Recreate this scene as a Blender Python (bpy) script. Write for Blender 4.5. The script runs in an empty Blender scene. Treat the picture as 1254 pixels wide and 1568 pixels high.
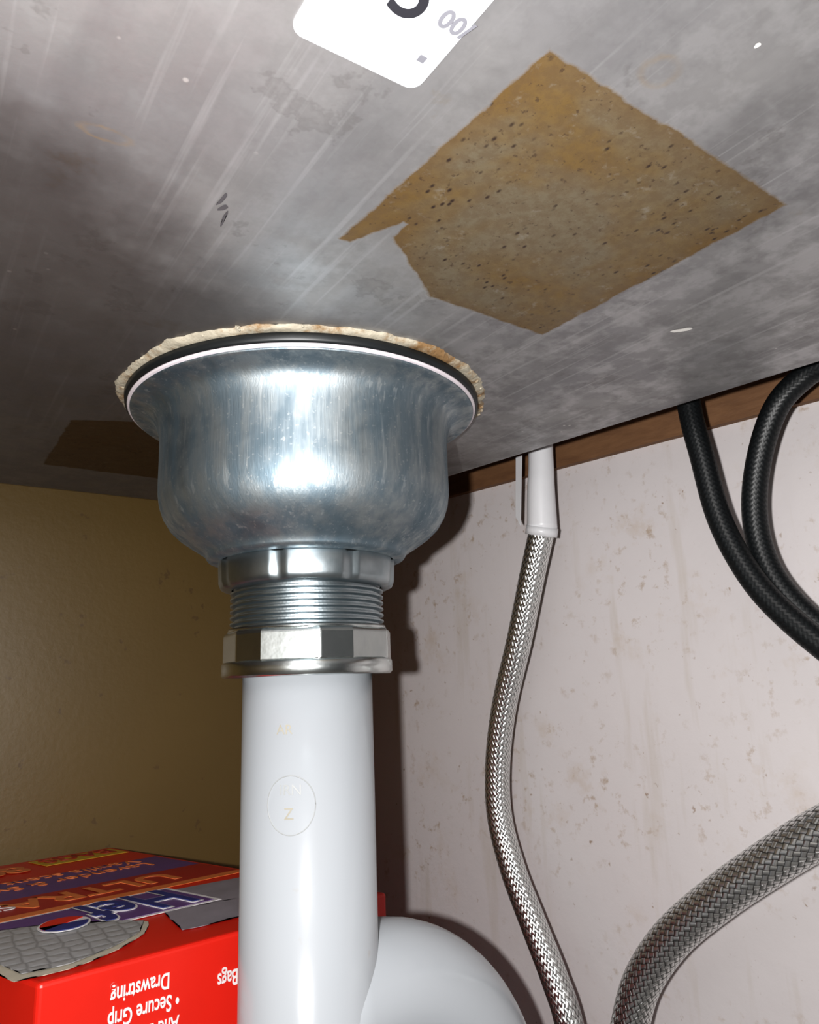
import bpy, bmesh, math, random
from mathutils import Vector, Matrix, noise
random.seed(4)
Z0=0.27            # camera / eye height above the cabinet floor (metres)
HS=Z0+0.0925       # underside of the sink
AX,AY=0.1075,0.2093  # drain axis
scn=bpy.context.scene
col=scn.collection
scn.view_settings.view_transform='Standard'
try: scn.view_settings.look='Medium High Contrast'
except Exception as e: print('look',e)

# ------------------------------------------------------------------ materials
class M:
    def __init__(s,name):
        s.m=bpy.data.materials.new(name); s.m.use_nodes=True
        s.nt=s.m.node_tree; s.b=s.nt.nodes['Principled BSDF']
    def n(s,t,**k):
        nd=s.nt.nodes.new(t)
        for a,b in k.items():
            if a.startswith('i_'):
                nm=a[2:].replace('_',' ')
                nd.inputs[nm].default_value=b
            else: setattr(nd,a,b)
        return nd
    def l(s,a,b): s.nt.links.new(a,b)
    def set(s,**k):
        for a,b in k.items():
            i=s.b.inputs[a.replace('_',' ')]
            if isinstance(b,(int,float)): i.default_value=b
            elif isinstance(b,tuple): i.default_value=(*b,1) if len(b)==3 else b
            else: s.l(b,i)
        return s
    def coord(s,which='Object',scale=(1,1,1),rot=(0,0,0)):
        tc=s.n('ShaderNodeTexCoord'); mp=s.n('ShaderNodeMapping')
        mp.inputs['Scale'].default_value=scale; mp.inputs['Rotation'].default_value=rot
        s.l(tc.outputs[which],mp.inputs[0]); return mp.outputs[0]
    def noise(s,v,scale,detail=4,rough=.55,dist=0):
        nd=s.n('ShaderNodeTexNoise',i_Scale=scale,i_Detail=detail,i_Roughness=rough,i_Distortion=dist)
        s.l(v,nd.inputs['Vector']); return nd.outputs['Fac']
    def voro(s,v,scale,out='Color',rnd=1.0):
        nd=s.n('ShaderNodeTexVoronoi',i_Scale=scale,i_Randomness=rnd)
        s.l(v,nd.inputs['Vector']); return nd.outputs[out]
    def ramp(s,f,stops,interp='LINEAR'):
        r=s.n('ShaderNodeValToRGB'); cr=r.color_ramp; cr.interpolation=interp
        while len(cr.elements)<len(stops): cr.elements.new(.5)
        for e,(p,c) in zip(cr.elements,stops):
            e.position=p; e.color=(c,c,c,1) if isinstance(c,(int,float)) else (*c,1)
        s.l(f,r.inputs[0]); return r.outputs[0]
    def mix(s,f,a,b,mode='MIX'):
        x=s.n('ShaderNodeMix',data_type='RGBA',blend_type=mode)
        for i,v in ((0,f),(6,a),(7,b)):
            if isinstance(v,(int,float)): x.inputs[i].default_value=v if i==0 else (v,v,v,1)
            elif isinstance(v,tuple): x.inputs[i].default_value=(*v,1)
            else: s.l(v,x.inputs[i])
        return x.outputs[2]
    def math(s,op,a,b=None,c=None,clamp=False):
        x=s.n('ShaderNodeMath',operation=op); x.use_clamp=clamp
        for i,v in enumerate((a,b,c)):
            if v is None: continue
            if isinstance(v,(int,float)): x.inputs[i].default_value=v
            else: s.l(v,x.inputs[i])
        return x.outputs[0]
    def lin(s,*terms,const=0.0):
        """sum of coefficient*socket terms"""
        acc=None
        for k,sock in terms:
            t=s.math('MULTIPLY',sock,k); acc=t if acc is None else s.math('ADD',acc,t)
        return s.math('ADD',acc,const)
    def bump(s,h,strength=.3,dist=.001):
        x=s.n('ShaderNodeBump'); x.inputs['Strength'].default_value=strength; x.inputs['Distance'].default_value=dist
        s.l(h,x.inputs['Height']); s.l(x.outputs[0],s.b.inputs['Normal']); return s

def flat(name,c,rough=.5,metal=0,amt=.12,scale=200):
    m=M(name); v=m.coord(); f=m.noise(v,scale)
    m.set(Base_Color=m.mix(f,tuple(x*(1-amt) for x in c),tuple(min(1,x*(1+amt)) for x in c)),Roughness=rough,Metallic=metal)
    return m.m

# sink: dull steel underside, water marks, rust square left by a pad (all in metres, object space)
m=M('sink_metal'); v=m.coord()
big=m.noise(v,11,3,.5); sp=m.noise(v,120,4,.6); fine=m.noise(v,600,2,.6)
sx=m.n('ShaderNodeSeparateXYZ'); m.l(v,sx.inputs[0]); X,Y=sx.outputs[0],sx.outputs[1]
base=m.mix(m.ramp(big,[(.36,0.0),(.64,1.0)]),(.34,.335,.345),(.44,.435,.43))
side=m.ramp(m.math('ADD',m.math('MULTIPLY',X,4.0),m.math('MULTIPLY',m.noise(v,22,2),.5)),[(.25,0.22),(.85,1.0)])
base=m.mix(m.math('MULTIPLY',m.ramp(sp,[(.45,0.0),(.58,.45)]),side),base,(.60,.60,.61))
base=m.mix(m.math('MULTIPLY',m.ramp(m.noise(v,70,4,.65),[(.48,0.0),(.62,.45)]),side),base,(.23,.225,.225))
streak=m.noise(m.coord(scale=(1,.22,1),rot=(0,0,.4)),75,4,.6)
base=m.mix(m.ramp(streak,[(.48,0.0),(.64,.25)]),base,(.22,.22,.23))
base=m.mix(m.ramp(m.noise(m.coord(scale=(1,.03,1),rot=(0,0,-.5)),500,2,.6),[(.60,0.0),(.72,.35)]),base,(.60,.60,.61))
base=m.mix(m.ramp(m.noise(v,30,6,.75),[(.64,0.0),(.76,.5)]),base,(.34,.26,.16))
base=m.mix(m.math('MULTIPLY',m.ramp(m.voro(v,150,'Distance'),[(.05,.8),(.09,0.0)]),m.ramp(m.noise(v,35,2),[(.56,0.0),(.6,1.0)])),base,(.75,.74,.72))
base=m.mix(m.ramp(m.noise(v,48,5,.7),[(.60,0.0),(.63,.24),(.68,.10)]),base,(.16,.15,.14))
# base colour darkens towards the back-left, with a noisy border
back_left=m.ramp(m.lin((1,Y),(-.55,X),(.05,m.noise(v,30,4,.6)),const=-.05),[(.075,0.0),(.105,1.0)])
base=m.mix(m.math('MULTIPLY',back_left,.68),base,(.085,.072,.066))
# wobbling coordinates for ragged stain edges
w1=m.math('SUBTRACT',m.noise(v,420,3,.6),.5); w2=m.math('SUBTRACT',m.noise(m.coord(rot=(0,0,1.3)),420,3,.6),.5)
wb=m.math('SUBTRACT',m.noise(v,90,3,.6),.5)
xx=m.lin((1,X),(.0012,w1),(.0022,wb)); yy=m.lin((1,Y),(.0012,w2),(-.0022,wb))
# quad
d=m.math('MINIMUM',m.lin((1,xx),(.06,yy),const=-.0755),m.lin((-1,xx),(-.035,yy),const=.1432))
d=m.math('MINIMUM',d,m.lin((1,yy),const=-.0595))
d=m.math('MINIMUM',d,m.lin((-1,yy),const=.1274))
cut=m.lin((-.81,yy),(.585,xx),const=.81*.1130-.585*.0795)
notch=m.lin((1,xx),const=-.0778)
spit=m.math('MINIMUM',m.lin((-.9,xx),(-.44,yy),const=.9*.0735+.44*.1135),m.lin((-1,yy),const=.1185))
d=m.math('MINIMUM',d,m.math('MAXIMUM',m.math('MINIMUM',cut,notch),m.math('MAXIMUM',spit,m.lin((-1,yy),const=.1065))))
mask=m.math('MULTIPLY',m.math('ADD',d,.0003),1300.0,clamp=True)
edge=m.math('SUBTRACT',1.0,m.math('MULTIPLY',d,160.0,clamp=True),clamp=True)
# second small square
d2=m.math('MINIMUM',m.lin((1,xx),const=-.0415),m.lin((-1,xx),const=.096))
d2=m.math('MINIMUM',d2,m.math('MINIMUM',m.lin((1,yy),(.45,xx),const=-.277),m.lin((-1,yy),const=.318)))
mask2=m.math('MULTIPLY',d2,1500.0,clamp=True)
a=m.noise(v,24,4,.6,.4); b=m.noise(v,420,4,.75)
rust=m.mix(m.ramp(a,[(.40,0.0),(.56,1.0)]),(.160,.098,.026),(.160,.130,.080))
rust=m.mix(m.math('MULTIPLY',edge,.65),rust,(.140,.078,.018))
rust=m.mix(m.ramp(b,[(.42,.45),(.60,0.0)]),rust,(.105,.063,.027))
rust=m.mix(m.ramp(m.noise(v,260,4,.7),[(.60,0.0),(.72,.45)]),rust,(.27,.25,.21))
pv=m.coord(scale=(1,.6,1),rot=(0,0,.5))
pits=m.math('MULTIPLY',m.ramp(m.voro(pv,480,'Distance'),[(.10,1.0),(.24,0.0)]),m.ramp(m.noise(v,70,3,.6),[(.46,0.0),(.54,1.0)]))
rust=m.mix(pits,rust,(.03,.013,.005))
rust=m.mix(m.ramp(m.noise(v,700,3,.6),[(.63,0.0),(.69,.7)]),rust,(.05,.025,.01))
base=m.mix(m.math('MULTIPLY',mask,.95),base,rust)
base=m.mix(m.math('MULTIPLY',mask2,.9),base,m.mix(.45,rust,(.05,.025,.01)))
# faint orange ring / speck marks
def ringmark(base,cx,cy,rx,ry,amt,colr):
    rr=m.math('SQRT',m.math('ADD',m.math('POWER',m.math('ABSOLUTE',m.lin((1/rx,xx),const=-cx/rx)),2.0),m.math('POWER',m.math('ABSOLUTE',m.lin((1/ry,yy),const=-cy/ry)),2.0)))
    k=m.math('SUBTRACT',1.0,m.math('MULTIPLY',m.math('ABSOLUTE',m.math('SUBTRACT',rr,1.0)),3.0),clamp=True)
    k=m.math('MULTIPLY',k,m.ramp(m.noise(v,150,3,.6),[(.40,.3),(.60,1.0)]))
    return m.mix(m.math('MULTIPLY',k,amt),base,colr)
base=ringmark(base,.0206,.1131,.0038,.0015,.65,(.46,.33,.19))
base=ringmark(base,.0899,.0530,.0030,.0026,.40,(.46,.35,.22))
m.set(Base_Color=base,Metallic=m.lin((-.42,mask),const=.78),Roughness=m.mix(mask,m.ramp(sp,[(.35,.54),(.65,.43)]),.43)).bump(m.mix(mask,m.mix(.5,big,fine),b),.12,.0005)
MSINK=m.m
# zinc steel
m=M('zinc_plated_steel'); v=m.coord(scale=(1,1,.22)); w=m.coord()
s1=m.noise(v,150,4,.6,.2); s2=m.noise(w,60,3,.6,.3); s3=m.noise(m.coord(scale=(1,1,.05)),1800,2,.6)
base=m.mix(m.ramp(s1,[(.40,0.0),(.60,1.0)]),(.21,.26,.295),(.37,.41,.43))
base=m.mix(m.ramp(s2,[(.48,0.0),(.66,.6)]),base,(.13,.185,.225))
scr=m.noise(m.coord(scale=(1,1,.08),rot=(.5,.3,0)),420,3,.6)
base=m.mix(m.ramp(scr,[(.60,0.0),(.68,.4)]),base,(.56,.59,.60))
base=m.mix(m.ramp(m.noise(w,900,2,.6),[(.62,0.0),(.70,.3)]),base,(.62,.63,.62))
m.set(Base_Color=base,Metallic=.96,Roughness=m.ramp(s1,[(.35,.60),(.65,.48)])).bump(s3,.14,.0003)
MZINC=m.m
m=M('chrome_nut_metal'); v=m.coord()
base=m.mix(m.noise(v,220,3),(.56,.60,.60),(.74,.77,.76))
m.set(Base_Color=base,Metallic=1.0,Roughness=.25).bump(m.noise(v,400,2),.08,.0004)
MNUT=m.m
m=M('zinc_thread_metal'); v=m.coord()
base=m.mix(m.noise(v,220,3),(.30,.36,.39),(.50,.54,.56))
m.set(Base_Color=base,Metallic=1.0,Roughness=.36).bump(m.noise(v,400,2),.08,.0004)
MTHR=m.m
m=M('white_pvc'); v=m.coord()
base=m.mix(m.ramp(m.noise(v,40,5,.7),[(.66,0.0),(.74,.35)]),(.40,.42,.445),(.36,.29,.20))
m.set(Base_Color=base,Roughness=.20).bump(m.noise(v,120,2),.04,.001)
MPVC=m.m
MPRINT=flat('pipe_print_grey',(.35,.36,.36),.5)
MWHITE=flat('white_washer',(.66,.60,.63),.4)
MSLEEVE=flat('white_sleeve',(.72,.72,.74),.35,0,.03)
MBLACK=flat('black_rubber',(.010,.012,.013),.45)
m=M('plumbers_putty'); v=m.coord()
base=m.mix(m.ramp(m.noise(v,70,5,.7),[(.48,0.0),(.60,1.0)]),(.42,.38,.30),(.24,.145,.065))
m.set(Base_Color=base,Roughness=.7).bump(m.noise(v,400,4),.6,.001); MPUTTY=m.m
# painted right wall
m=M('stained_white_paint'); v=m.coord()
base=m.mix(m.noise(v,9,4,.6),(.60,.56,.565),(.71,.67,.67))
st=m.noise(m.coord(scale=(1,1,.12)),60,4,.6)
base=m.mix(m.ramp(st,[(.56,0.0),(.70,.5)]),base,(.52,.46,.40))
cl=m.ramp(m.noise(v,16,3,.6),[(.46,.0),(.60,1.0)])
bl=m.math('MULTIPLY',m.ramp(m.noise(v,170,4,.65),[(.57,0.0),(.70,1.0)]),cl)
base=m.mix(m.math('MULTIPLY',bl,.65),base,(.36,.25,.15))
base=m.mix(m.math('MULTIPLY',m.ramp(m.noise(v,38,5,.7),[(.54,0.0),(.72,.45)]),cl),base,(.50,.39,.28))
spk=m.math('MULTIPLY',m.ramp(m.noise(v,260,3,.6),[(.66,0.0),(.74,.8)]),m.ramp(m.noise(v,45,2),[(.42,0.0),(.56,1.0)]))
base=m.mix(spk,base,(.28,.18,.11))
m.set(Base_Color=base,Roughness=.5).bump(m.noise(v,120,4),.25,.001); MWALL=m.m
m=M('brown_cabinet_panel'); v=m.coord()
base=m.mix(m.noise(v,10,4,.6),(.110,.068,.017),(.152,.097,.026))
base=m.mix(m.ramp(m.noise(v,130,3,.6),[(.68,0.0),(.72,.5)]),base,(.07,.035,.012))
m.set(Base_Color=base,Roughness=.45).bump(m.noise(v,300,3),.15,.0006); MBROWN=m.m
MFLOOR=flat('dark_floor_panel',(.09,.085,.08),.6)
m=M('raw_wood_strip'); v=m.coord(scale=(1,.25,1))
base=m.mix(m.noise(v,160,5,.65,.4),(.09,.038,.018),(.28,.15,.07))
m.set(Base_Color=base,Roughness=.7).bump(m.noise(v,300),.4,.001); MWOOD=m.m
# braids
def braid(name,c_hi,c_lo,metal,rough,n=12,k=12,bs=.7):
    m=M(name); tc=m.n('ShaderNodeTexCoord'); sx=m.n('ShaderNodeSeparateXYZ'); m.l(tc.outputs['UV'],sx.inputs[0])
    u,v=sx.outputs[0],sx.outputs[1]
    un=m.math('MULTIPLY',u,n); vk=m.math('MULTIPLY',v,k)
    a=m.math('ADD',un,vk); b=m.math('SUBTRACT',un,vk)
    sa=m.math('ABSOLUTE',m.math('SINE',m.math('MULTIPLY',a,math.pi)))
    sb=m.math('ABSOLUTE',m.math('SINE',m.math('MULTIPLY',b,math.pi)))
    fa=m.math('FLOOR',a); fb=m.math('FLOOR',b)
    ck=m.math('MODULO',m.math('ABSOLUTE',m.math('ADD',fa,fb)),2.0)
    ck=m.math('GREATER_THAN',ck,.5)
    h=m.mix(ck,sa,sb)
    m.set(Base_Color=m.mix(m.ramp(h,[(.1,0.0),(.6,1.0)]),c_lo,c_hi),Metallic=metal,Roughness=rough).bump(h,bs,.0005)
    return m.m
MSTEELBR=braid('braided_stainless',(.90,.91,.90),(.10,.10,.10),1.0,.36,20,13,.5)
MBLACKBR=braid('black_braided_sleeve',(.007,.009,.010),(.003,.003,.004),0.0,.45,16,14,.15)
MLABEL=flat('glossy_label',(.50,.515,.54),.3,0,.03)
MINK=flat('black_ink',(.02,.02,.025),.5)
MINKG=flat('grey_ink',(.16,.16,.18),.5)
MRED=flat('red_cardboard',(.62,.020,.010),.38,0,.08,60)
MPURP=flat('purple_print',(.13,.06,.22),.4)
MORNG=flat('orange_print',(.70,.20,.06),.4)
MYEL=flat('yellow_print',(.60,.40,.04),.4)
MBLUE=flat('blue_print',(.02,.035,.20),.4)
MPW=flat('white_print',(.75,.72,.72),.4)
MSILV=flat('silver_print',(.28,.26,.30),.35,0,.3,90)
MDKR=flat('dark_red_print',(.38,.015,.015),.4)
MKRAFT=flat('kraft_torn_edge',(.50,.45,.36),.8)
m=M('grey_bag_plastic'); v=m.coord()
vd=m.n('ShaderNodeTexVoronoi',feature='DISTANCE_TO_EDGE',i_Scale=170,i_Randomness=.25); m.l(v,vd.inputs['Vector'])
base=m.mix(m.ramp(vd.outputs['Distance'],[(.03,0.0),(.10,1.0)]),(.26,.26,.27),(.38,.38,.39))
m.set(Base_Color=base,Roughness=.3).bump(vd.outputs['Distance'],.4,.001); MBAG=m.m

# ------------------------------------------------------------------ geometry helpers
def obj(name,verts,faces,mat,smooth=False,parent=None,uv=None):
    me=bpy.data.meshes.new(name); me.from_pydata([tuple(v) for v in verts],[],faces); me.update()
    if uv:
        L=me.uv_layers.new(name='UVMap')
        for p in me.polygons:
            for li,c in zip(p.loop_indices,uv[p.index]): L.data[li].uv=c
    if smooth:
        for p in me.polygons: p.use_smooth=True
    me.materials.append(mat); o=bpy.data.objects.new(name,me); col.objects.link(o)
    if parent: o.parent=parent
    return o
def empty(name):
    o=bpy.data.objects.new(name,None); o.empty_display_size=.02; col.objects.link(o); return o
def box(name,a,b,mat,parent=None,rot=0,origin=(0,0),bev=0):
    vs=[(x,y,z) for x in (a[0],b[0]) for y in (a[1],b[1]) for z in (a[2],b[2])]
    fs=[(0,1,3,2),(4,6,7,5),(0,4,5,1),(2,3,7,6),(0,2,6,4),(1,5,7,3)]
    o=obj(name,vs,fs,mat,parent=parent)
    if rot: o.location=(origin[0],origin[1],0); o.rotation_euler=(0,0,rot)
    if bev:
        bm=o.modifiers.new('b','BEVEL'); bm.width=bev; bm.segments=2
    return o
def revolve(name,prof,mat,parent=None,seg=128,cx=AX,cy=AY,rn=None,closed=False,smooth=True):
    vs=[];fs=[];n=len(prof)
    for i in range(seg):
        a=2*math.pi*i/seg
        for j,(r,z) in enumerate(prof):
            rr,zz=(r,z) if rn is None else rn(a,j,r,z)
            vs.append((cx+rr*math.cos(a),cy+rr*math.sin(a),Z0+zz))
    for i in range(seg):
        k=(i+1)%seg
        for j in range(n-1 if not closed else n):
            q=(j+1)%n
            fs.append((i*n+j,i*n+q,k*n+q,k*n+j))
    o=obj(name,vs,fs,mat,smooth,parent)
    bm=bmesh.new(); bm.from_mesh(o.data); bmesh.ops.recalc_face_normals(bm,faces=bm.faces); bm.to_mesh(o.data); bm.free()
    return o
def spline(pts,n=12):
    P=[Vector(p) for p in pts]; P=[P[0]*2-P[1]]+P+[P[-1]*2-P[-2]]; out=[]
    for i in range(1,len(P)-2):
        for k in range(n):
            t=k/n; a,b,c,d=P[i-1:i+3]
            out.append(.5*((2*b)+(c-a)*t+(2*a-5*b+4*c-d)*t*t+(3*b-3*c+d-a)*t**3))
    out.append(P[-2]); return out
def tube(name,path,rad,mat,parent=None,seg=24,cap=True):
    n=len(path); vs=[];fs=[];uv=[]; acc=0; lens=[0]
    for i in range(1,n): acc+=(path[i]-path[i-1]).length; lens.append(acc)
    T=[(path[min(i+1,n-1)]-path[max(i-1,0)]).normalized() for i in range(n)]
    nx=T[0].orthogonal().normalized()
    for i in range(n):
        nx=(nx-T[i]*nx.dot(T[i])).normalized(); by=T[i].cross(nx)
        rr=rad(i/(n-1)) if callable(rad) else rad
        for k in range(seg):
            a=2*math.pi*k/seg; vs.append(path[i]+(nx*math.cos(a)+by*math.sin(a))*rr)
    r0=rad(0) if callable(rad) else rad; C=2*math.pi*r0
    for i in range(n-1):
        for k in range(seg):
            q=(k+1)%seg
            fs.append((i*seg+k,i*seg+q,(i+1)*seg+q,(i+1)*seg+k))
            u0,u1=k/seg,(k+1)/seg; v0,v1=lens[i]/C,lens[i+1]/C
            uv.append([(u0,v0),(u1,v0),(u1,v1),(u0,v1)])
    if cap:
        fs.append(tuple(range(seg-1,-1,-1))); uv.append([(0,0)]*seg)
        fs.append(tuple((n-1)*seg+k for k in range(seg))); uv.append([(0,0)]*seg)
    return obj(name,vs,fs,mat,True,parent,uv)
def polysheet(name,pts,mat,parent=None,jag=0,step=.0008,th=.0002,fq=900):
    """thin sheet from a 3-D outline, edge optionally ragged"""
    P=[Vector(p) for p in pts]; out=[]
    for i in range(len(P)):
        a,b=P[i],P[(i+1)%len(P)]
        k=max(1,int((b-a).length/step)) if jag else 1
        for j in range(k):
            q=a.lerp(b,j/k)
            if jag: q=q+Vector((noise.noise(q*fq)+.6*noise.noise(q*260),noise.noise(q*fq+Vector((5,5,5)))+.6*noise.noise(q*260+Vector((9,9,9))),0))*jag
            out.append(q)
    bm=bmesh.new(); vs=[bm.verts.new(q) for q in out]; f=bm.faces.new(vs)
    bmesh.ops.triangulate(bm,faces=[f],ngon_method='EAR_CLIP')
    if th:
        g=bmesh.ops.extrude_face_region(bm,geom=bm.faces[:])
        nrm=(P[1]-P[0]).cross(P[2]-P[1]).normalized()
        bmesh.ops.translate(bm,verts=[e for e in g['geom'] if isinstance(e,bmesh.types.BMVert)],vec=nrm*th)
    bmesh.ops.recalc_face_normals(bm,faces=bm.faces)
    me=bpy.data.meshes.new(name); bm.to_mesh(me); bm.free(); me.materials.append(mat)
    o=bpy.data.objects.new(name,me); col.objects.link(o)
    if parent: o.parent=parent
    return o
def text(name,body,size,mat,loc,X,Y,parent,align='LEFT',ext=.00008,bold=0.0,xs=1.0):
    cu=bpy.data.curves.new(name,'FONT'); cu.body=body; cu.size=size; cu.extrude=ext; cu.align_x=align; cu.offset=bold
    o=bpy.data.objects.new(name,cu); col.objects.link(o)
    bpy.context.view_layer.update()
    me=bpy.data.meshes.new_from_object(o.evaluated_get(bpy.context.evaluated_depsgraph_get())); bpy.data.objects.remove(o)
    X=Vector(X).normalized(); Y=Vector(Y); Zv=X.cross(Y).normalized()
    for v in me.vertices:
        c=v.co.copy(); v.co=Vector(loc)+X*c.x*xs+Y*c.y+Zv*c.z
    me.materials.clear(); me.materials.append(mat)
    o=bpy.data.objects.new(name,me); col.objects.link(o); o.parent=parent; return o

# ------------------------------------------------------------------ cabinet
WB=.412
box('wall_back',(-.42,WB,0),(.30,WB+.016,Z0+.21),MBROWN)
rotw=math.atan2(.188,1.0)
box('wall_right',(0,-.62,0),(.016,.27,Z0+.21),MWALL,rot=rotw,origin=(.2706,.2433))
box('trim_1',(-.004,-.60,Z0+.103),(-.0002,.155,Z0+.16),MWOOD,rot=rotw,origin=(.2706,.2433))
box('wall_left',(-.436,-.30,0),(-.42,WB+.016,Z0+.21),MBROWN)
box('floor',(-.436,-.30,-.016),(.38,WB+.016,0),MFLOOR)
box('ceiling',(-.436,-.30,Z0+.21),(.42,WB+.016,Z0+.226),MWOOD)

# ------------------------------------------------------------------ sink basin
def rrect(pts,r,seg=8):
    out=[];n=len(pts)
    for i in range(n):
        p=Vector(pts[i]);a=(Vector(pts[i-1])-p).normalized();b=(Vector(pts[(i+1)%n])-p).normalized()
        h=a.angle(b)/2; d=r/math.tan(h); c=p+(a+b).normalized()*(r/math.sin(h))
        s=p+a*d-c; e=p+b*d-c
        a0=math.atan2(s.y,s.x); a1=math.atan2(e.y,e.x); da=(a1-a0+math.pi)%(2*math.pi)-math.pi
        for k in range(seg+1):
            t=a0+da*k/seg; out.append(c+Vector((math.cos(t),math.sin(t)))*r)
    return out
corn=[(-.20,-.16),(.270,-.16),(.194,.362),(-.20,.362)]
def shrink(d):
    c=[Vector(q) for q in corn]; s=[(1,1),(-1,1),(-1,-1),(1,-1)]
    return [(q.x+sx*d,q.y+sy*d) for q,(sx,sy) in zip(c,s)]
rings=[];rf=.007
for k in range(7):
    t=math.pi/2*k/6
    rings.append((rrect(shrink(rf*(1-math.sin(t))),.028-rf*(1-math.sin(t))*.6),HS+rf*(1-math.cos(t))))
rings.append((rrect(shrink(0),.028),Z0+.2095))
vs=[];fs=[];n=len(rings[0][0])
for R_,z in rings: vs+=[(p.x,p.y,z) for p in R_]
fs.append(tuple(range(n)))
for j in range(len(rings)-1):
    for i in range(n):
        k=(i+1)%n; fs.append((j*n+i,(j+1)*n+i,(j+1)*n+k,j*n+k))
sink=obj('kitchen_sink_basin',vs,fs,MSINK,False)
for p in sink.data.polygons: p.use_smooth=len(p.vertices)==4
bm=bmesh.new(); bm.from_mesh(sink.data); bmesh.ops.recalc_face_normals(bm,faces=bm.faces); bm.to_mesh(sink.data); bm.free()
def S(x,y,d=.00008): return (x/1000,y/1000,HS-d)
MSCR=flat('dark_scuff',(.07,.065,.07),.5); MCHIP=flat('white_chip',(.7,.68,.65),.5)
def blob(name,x,y,rx,ry,mat,rot=0,hole=0):
    pts=[]
    for k in range(20):
        a=2*math.pi*k/20; q=1+.35*noise.noise(Vector((x+math.cos(a),y+math.sin(a),rx)))
        px,py=rx*q*math.cos(a),ry*q*math.sin(a)
        pts.append(S(x+px*math.cos(rot)-py*math.sin(rot),y+px*math.sin(rot)+py*math.cos(rot)))
    polysheet(name,pts,mat,sink,jag=.0003,step=.0004,th=0)
blob('scuff_1',43.0,119,.35,2.2,MSCR,.1); blob('scuff_2',45.5,124.5,.25,2.8,MSCR,-.15); blob('scuff_3',44,121.5,.5,1.3,MSCR,.5)
blob('chip_1',98.2,41.6,.5,.5,MCHIP); blob('chip_2',170.6,104.7,1.1,3.0,MCHIP,.7)

# label
lab=empty('paper_label')
pts=[(p.x,p.y,HS+.0001) for p in rrect([(.0373,.030),(.0593,.030),(.0593,.0772),(.0373,.0782)],.0022,6)]
polysheet('label_sheet',pts,MLABEL,lab,th=-.0003)
zl=HS-.00025
text('digit_five','5',.0125,MINK,(.0465,.0672,zl),(1,0,0),(0,-1,0),lab,ext=.00003,bold=.0001)
text('small_print','00/',.0042,MINKG,(.0545,.0655,zl),(1,0,0),(0,-1,0),lab,ext=.00003,bold=.0001)
sq=[(.0565+a*.0006,.0715+b*.0006,zl) for a,b in ((-1,1),(1,1),(1,-1),(-1,-1))]
polysheet('tiny_square',sq,MINKG,lab,th=.00005)

# ------------------------------------------------------------------ strainer drain
dr=empty('sink_basket_strainer')
def pn(a,j,r,z):
    if j in (2,3,4):
        v=Vector((math.cos(a)*3,math.sin(a)*3,j*.3)); return (r+.0016*noise.noise(v)+.0009*noise.noise(v*4.3)+.0006*noise.noise(v*11), z+.0004*noise.noise(v*9))
    return r,z
revolve('putty_ring',[(.054,.0925),(.054,.0914),(.0590,.0914),(.0600,.0917),(.0608,.0926)],MPUTTY,dr,320,rn=pn)
for k in range(20):
    a=random.uniform(0,2*math.pi); rr=.0602+random.uniform(-.001,.001); s=random.uniform(.0003,.0008)
    bm=bmesh.new(); bmesh.ops.create_icosphere(bm,subdivisions=2,radius=s)
    for q in bm.verts: q.co*=1+.8*noise.noise(q.co*1500+Vector((k,k,k)))
    bmesh.ops.translate(bm,verts=bm.verts,vec=(AX+rr*math.cos(a),AY+rr*math.sin(a),HS-.0005))
    me=bpy.data.meshes.new('putty_crumb'); bm.to_mesh(me); bm.free(); me.materials.append(MPUTTY)
    o=bpy.data.objects.new('putty_crumb_%d'%(k+1),me); col.objects.link(o); o.parent=dr
revolve('rubber_gasket',[(.050,.0886),(.0580,.0886),(.0585,.0892),(.0587,.0911),(.0578,.0915),(.050,.0915)],MBLACK,dr,closed=True)
revolve('friction_washer',[(.050,.0879),(.0573,.0879),(.0577,.0882),(.0577,.0886),(.0573,.0888),(.050,.0888)],MWHITE,dr,closed=True)
prof=[(.050,.0880),(.0565,.0880),(.0569,.0876),(.0565,.0872),(.0552,.0870),(.0534,.0866),(.0515,.0859),(.0498,.0847),(.0486,.0828),(.0479,.0800),(.0475,.077),(.0474,.070),(.0474,.063),(.0473,.0595),(.0468,.0560),(.0456,.0525),(.0436,.0492),(.0408,.0465),(.0374,.0441),(.0341,.0420),(.0325,.0408),(.0322,.0400),(.0316,.0392),(.0296,.0388),(.0282,.0386)]
revolve('strainer_body',prof,MZINC,dr,160)
def lobed(a,j,r,z):
    if 0<j<5: return r-(.0007 if (math.cos(a*8)>.86) else 0),z
    return r,z
revolve('lock_collar',[(.024,.0390),(.0281,.0388),(.0284,.0382),(.0281,.0318),(.0275,.0302),(.0264,.0297),(.0240,.0296)],MTHR,dr,160,rn=lobed)
th=[(.0235,.0300)]; z=.0296
while z>.0150:
    th+=[(.0230,z),(.0230,z-.0005),(.0244,z-.0009),(.0244,z-.0014)]; z-=.0019
th.append((.022,z))
revolve('threads',th,MTHR,dr,128,smooth=False)
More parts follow.
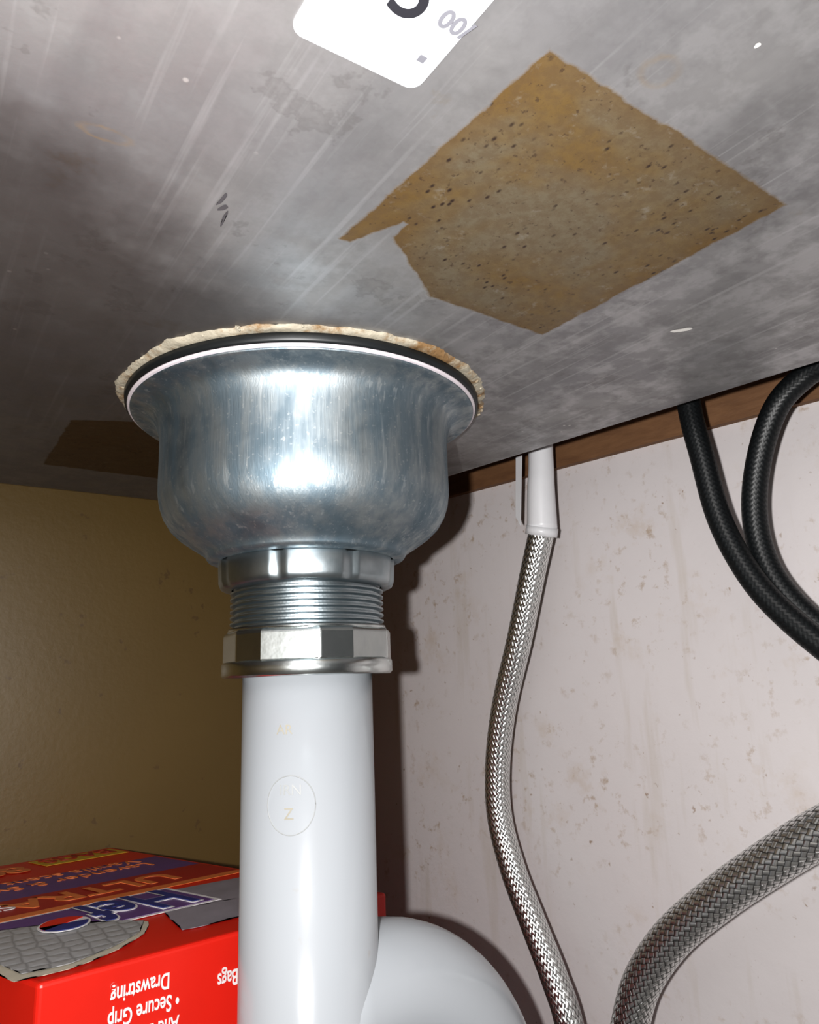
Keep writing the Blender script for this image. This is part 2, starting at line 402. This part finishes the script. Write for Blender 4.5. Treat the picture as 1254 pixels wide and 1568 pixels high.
# slip nut : faceted with raised lands
def nutshape(R1,off):
    out=[]
    for k in range(6):
        c=off+k*math.pi/3
        for d in (-.33,.33): out.append((R1*math.cos(c+d),R1*math.sin(c+d)))
    return out
def prism(name,layers,mat,parent):
    vs=[];fs=[];n=len(layers[0][0])
    for pts,z in layers: vs+=[(AX+x,AY+y,Z0+z) for x,y in pts]
    for j in range(len(layers)-1):
        for i in range(n):
            k=(i+1)%n; fs.append((j*n+i,j*n+k,(j+1)*n+k,(j+1)*n+i))
    fs.append(tuple(range(n-1,-1,-1))); fs.append(tuple((len(layers)-1)*n+i for i in range(n)))
    o=obj(name,vs,fs,mat,False,parent)
    bm=bmesh.new(); bm.from_mesh(o.data); bmesh.ops.recalc_face_normals(bm,faces=bm.faces); bm.to_mesh(o.data); bm.free()
    b=o.modifiers.new('bev','BEVEL'); b.width=.0005; b.segments=2; return o
phi0=math.atan2(-AY,-AX)
off=phi0-.20
prism('slip_nut',[(nutshape(.0256,off),.0165),(nutshape(.0265,off),.0155),(nutshape(.0265,off),.0070)],MNUT,dr)
revolve('slip_nut_flange',[(.020,.0072),(.0262,.0072),(.0267,.0066),(.0267,.0034),(.0260,.0026),(.0200,.0026)],MNUT,dr,96,closed=True)
revolve('slip_nut_top_ring',[(.0230,.0168),(.0248,.0174),(.0251,.0164),(.0230,.0160)],MNUT,dr,96,closed=True)

# ------------------------------------------------------------------ PVC pipe
pipe=empty('pvc_drain_pipe')
PR=.0202
revolve('tailpiece',[(PR-.002,.0040),(PR,.0040),(PR,-.2695),(PR-.002,-.2695)],MPVC,pipe,96,closed=True)
el=[Vector((.108,.2085,Z0-.090)),Vector((.118,.2085,Z0-.090))]
for k in range(25):
    t=math.pi/2*(1-k/24); el.append(Vector((.125+.045*math.cos(t),.2085,Z0-.135+.045*math.sin(t))))
el+=[Vector((.170,.2085,Z0-.18)),Vector((.170,.2085,Z0-.2695))]
tube('elbow',el,.0188,MPVC,pipe,48)
# printed ring + letters wrapped on pipe
def wrap(px,pz,rr): 
    a=phi0-.25+px/PR
    return Vector((AX+rr*math.cos(a),AY+rr*math.sin(a),Z0+pz))
ring=[wrap(.0070*math.cos(t),-.0325+.0078*math.sin(t),PR+.00002) for t in [2*math.pi*k/72 for k in range(73)]]
tube('print_ring',ring,.00014,MPRINT,pipe,6)
def wraptext(name,body,size,px,pz,mat):
    cu=bpy.data.curves.new(name,'FONT'); cu.body=body; cu.size=size; cu.align_x='CENTER'
    o=bpy.data.objects.new(name,cu); col.objects.link(o); bpy.context.view_layer.update()
    me=bpy.data.meshes.new_from_object(o.evaluated_get(bpy.context.evaluated_depsgraph_get())); bpy.data.objects.remove(o)
    for v in me.vertices: v.co=wrap(px+v.co.x,pz+v.co.y,PR+.00012)
    me.materials.clear(); me.materials.append(mat); o=bpy.data.objects.new(name,me); col.objects.link(o); o.parent=pipe
MTAN=flat('tan_print',(.345,.32,.26),.5)
wraptext('print_letters','IRN',.0040,0,-.0298,MPRINT); wraptext('print_mark','Z',.0044,-.0005,-.0362,MTAN)
wraptext('print_ar','AR',.0038,-.0018,-.0135,MTAN)

# ------------------------------------------------------------------ hoses
def H3(pts): return [Vector((x/1000,y/1000,Z0+z/1000)) for x,y,z in pts]
h=empty('braided_supply_hose')
sp=H3([(242.7,233.6,72),(242.7,233.6,67.1),(242.7,242.2,46.6),(242.7,254.2,16.9),(242.7,267.7,-13.3),(242.7,275.1,-40.7),(242.7,276.0,-64.3),(242.7,269.1,-86.0),(242.7,258.5,-105.4),(242.7,247.0,-125.5),(242.7,240,-143),(243,232,-190),(243,230,-235),(243,230,-269)])
tube('hose',spline(sp,14),.0060,MSTEELBR,h,32)
tube('sleeve',spline(H3([(242.7,233.5,66.5),(242.7,232.3,85),(242.7,230.6,101.6),(242.7,229,140),(242.7,229,209)]),8),lambda t:.0071-.0012*min(1,t*2.0),MSLEEVE,h,32)
tube('ferrule',H3([(242.7,234.5,64),(242.7,233.3,68)]),.0075,MSLEEVE,h,32)
flag=[Vector((.2375,.238,Z0+.104)),Vector((.2375,.2425,Z0+.070)),Vector((.2378,.2455,Z0+.075)),Vector((.2378,.2425,Z0+.104))]
polysheet('plastic_tag',flag,MSLEEVE,h,th=.0003)
h2=empty('braided_supply_hose')
bp=H3([(232,30,-40),(239,75,-33),(245,101.4,-38.3),(245,113,-44.1),(245,127,-51.6),(245,144.5,-63),(245,165.8,-78.2),(245,186.8,-95.5),(245,202.2,-113.7),(245,210.6,-131.2),(245,216.2,-151.1),(245,219,-190),(245,219,-269)])
tube('hose',spline(bp,14),.0070,MSTEELBR,h2,32)
b1=empty('black_faucet_hose')
tube('hose',spline(H3([(246,152,209),(244.5,152,140),(242.7,150.5,100.3),(242.7,148,78.4),(242.7,144.7,54.8),(242.7,138.5,36.8),(242.7,130,22),(242.7,116.4,6.9),(242.7,103.4,-3.7),(244,85,-10),(248,60,-8),(252,30,10)]),14),.0044,MBLACKBR,b1,28)
b2=empty('black_faucet_hose')
tube('hose',spline(H3([(256,70,209),(254,80,130),(252,95.9,104),(252,110.4,99.3),(252,121.7,92),(252,130.2,77.3),(252,135.6,58.8),(252,135.7,41.7),(252,130.8,27),(253,120,12.2),(256,106,3),(261,80,0),(268,40,12)]),14),.0044,MBLACKBR,b2,28)

# ------------------------------------------------------------------ box of bags
bx=empty('trash_bag_box')
zt=Z0-.075
Nn=Vector((.040,.2345,0));Rr=Vector((.156,.2420,0));Ff=Vector((.0973,.4025,0));Ll=Nn+Ff-Rr
foot=[Nn,Rr,Ff,Ll]
vs=[(p.x,p.y,.0003) for p in foot]+[(p.x,p.y,zt) for p in foot]
o=obj('carton',vs,[(3,2,1,0),(4,5,6,7),(0,1,5,4),(1,2,6,5),(2,3,7,6),(3,0,4,7)],MRED,parent=bx)
b=o.modifiers.new('b','BEVEL'); b.width=.0012; b.segments=3
def T(s,t,d=.0002): 
    p=Nn+(Rr-Nn)*s+(Ff-Rr)*t; return Vector((p.x,p.y,zt+d))
def panel(name,st,mat,d=.0002,jag=0): polysheet(name,[T(s,t,d) for s,t in st],mat,bx,jag=jag,step=.0015,th=.00015,fq=300)
panel('dark_band',[(.03,.44),(.97,.44),(.97,.58),(.03,.58)],MDKR)
panel('purple_band',[(.03,.58),(.97,.58),(.97,.76),(.03,.76)],MPURP)
panel('orange_band',[(.03,.41),(.97,.41),(.97,.44),(.03,.44)],MORNG)
panel('yellow_patch',[(.66,.88),(.97,.88),(.97,.97),(.66,.97)],MYEL)
panel('silver_picture',[(.62,.12),(.93,.15),(.95,.36),(.66,.38),(.56,.28)],MSILV)
panel('silver_picture_low',[(.42,.08),(.66,.08),(.72,.20),(.50,.22)],MSILV,.00025,jag=.001)
panel('logo_field',[(.10,.22),(.68,.22),(.68,.405),(.10,.405)],MPW,.0003)
panel('logo_field_inner',[(.115,.23),(.665,.23),(.665,.395),(.115,.395)],MPURP,.0004)
Xd=(Nn-Rr).normalized(); Yd=(Rr-Ff).normalized()
text('logo_text','Hef',.036,MPW,T(.645,.39,.0007),Xd,Yd,bx,bold=.0016,xs=.62)
text('logo_text_face','Hef',.036,MBLUE,T(.645,.39,.0009),Xd,Yd,bx,bold=.0006,xs=.62)
text('ultra_text','ULTRA',.020,MORNG,T(.80,.55,.0005),Xd,Yd,bx,bold=.0005)
text('ultra_text_2','STRONG',.012,MPW,T(.30,.54,.0005),Xd,Yd,bx)
text('scent_text','Lavender & Sweet\nVanilla scent',.0105,MORNG,T(.88,.70,.0005),Xd,Yd,bx)
text('count_text','80',.019,MORNG,T(.60,.93,.0005),Xd,Yd,bx,bold=.0006)
text('count_text_2','BAGS',.013,MDKR,T(.95,.96,.0006),Xd,Yd,bx,bold=.0003)
op=[(-.0,.05),(.10,.04),(.22,.07),(.34,.12),(.40,.18),(.37,.22),(.30,.24),(.25,.30),(.14,.33),(.02,.30)]
panel('torn_edge',[(.02+(s-.25)*1.11+.23,.165+(t-.165)*1.14) for s,t in op],MKRAFT,.0004,jag=.0010)
panel('grey_bag',op,MBAG,.0010,jag=.0008)
def disc(name,s,t,r,mat,d,half=None):
    c=T(s,t,d); n_=28
    rng=range(n_) if half is None else range(n_//2+1)
    pts=[c+Vector((r*math.cos(2*math.pi*i/n_+(half or 0)),r*math.sin(2*math.pi*i/n_+(half or 0)),0)) for i in rng]
    polysheet(name,pts,mat,bx,th=.00015)
disc('round_logo',.26,.27,.0080,MPW,.0014); disc('round_logo_blue',.26,.27,.0073,MBLUE,.0016,2.6+.5)
disc('round_logo_red',.26,.27,.0073,MRED,.0016,5.9+.9)
fx=(Nn-Rr).normalized(); fy=Vector((0,0,-1))
def FP(a,dz): p=Nn+(Rr-Nn)*a; q=Vector((.0646,-.998,0))*.0004; return Vector((p.x+q.x,p.y+q.y,zt-dz))
text('kitchen_text','Kitchen\nDrawstring Bags',.0062,MPW,FP(.655,.0165),fx,fy,bx,bold=.0001,xs=.62)
text('grip_text','And Leak Protection\n• Secure Grip\n   Drawstring',.0060,MPW,FP(.335,.0180),fx,fy,bx,bold=.0001,xs=.62)

# ------------------------------------------------------------------ camera, light, world
f=1100.0; th_=math.radians(13.2); r_=math.radians(2.16); ps=math.radians(35.5)
R0=Vector((1,0,0));F=Vector((0,math.cos(th_),math.sin(th_)));U0=Vector((0,-math.sin(th_),math.cos(th_)))
R=R0*math.cos(r_)-U0*math.sin(r_);U=R0*math.sin(r_)+U0*math.cos(r_)
Yw=Matrix.Rotation(-ps,3,'Z'); R,U,F=Yw@R,Yw@U,Yw@F
cam=bpy.data.cameras.new('camera'); cam.sensor_fit='HORIZONTAL'; cam.sensor_width=36; cam.lens=36*f/1254; cam.clip_start=.005
co=bpy.data.objects.new('camera',cam); col.objects.link(co)
mw=Matrix.Identity(4)
for i in range(3): mw[i][0]=R[i]; mw[i][1]=U[i]; mw[i][2]=-F[i]; 
mw[2][3]=Z0; co.matrix_world=mw; scn.camera=co
li=bpy.data.lights.new('phone_flash','POINT'); li.energy=3.4; li.shadow_soft_size=.003; li.color=(1,.985,.97)
lo=bpy.data.objects.new('phone_flash',li); col.objects.link(lo); lo.location=Vector((0,0,Z0))-R*.020-F*.012+U*.003
w=bpy.data.worlds.new('world'); scn.world=w; w.use_nodes=True
w.node_tree.nodes['Background'].inputs[0].default_value=(.95,.97,1,1); w.node_tree.nodes['Background'].inputs[1].default_value=.03
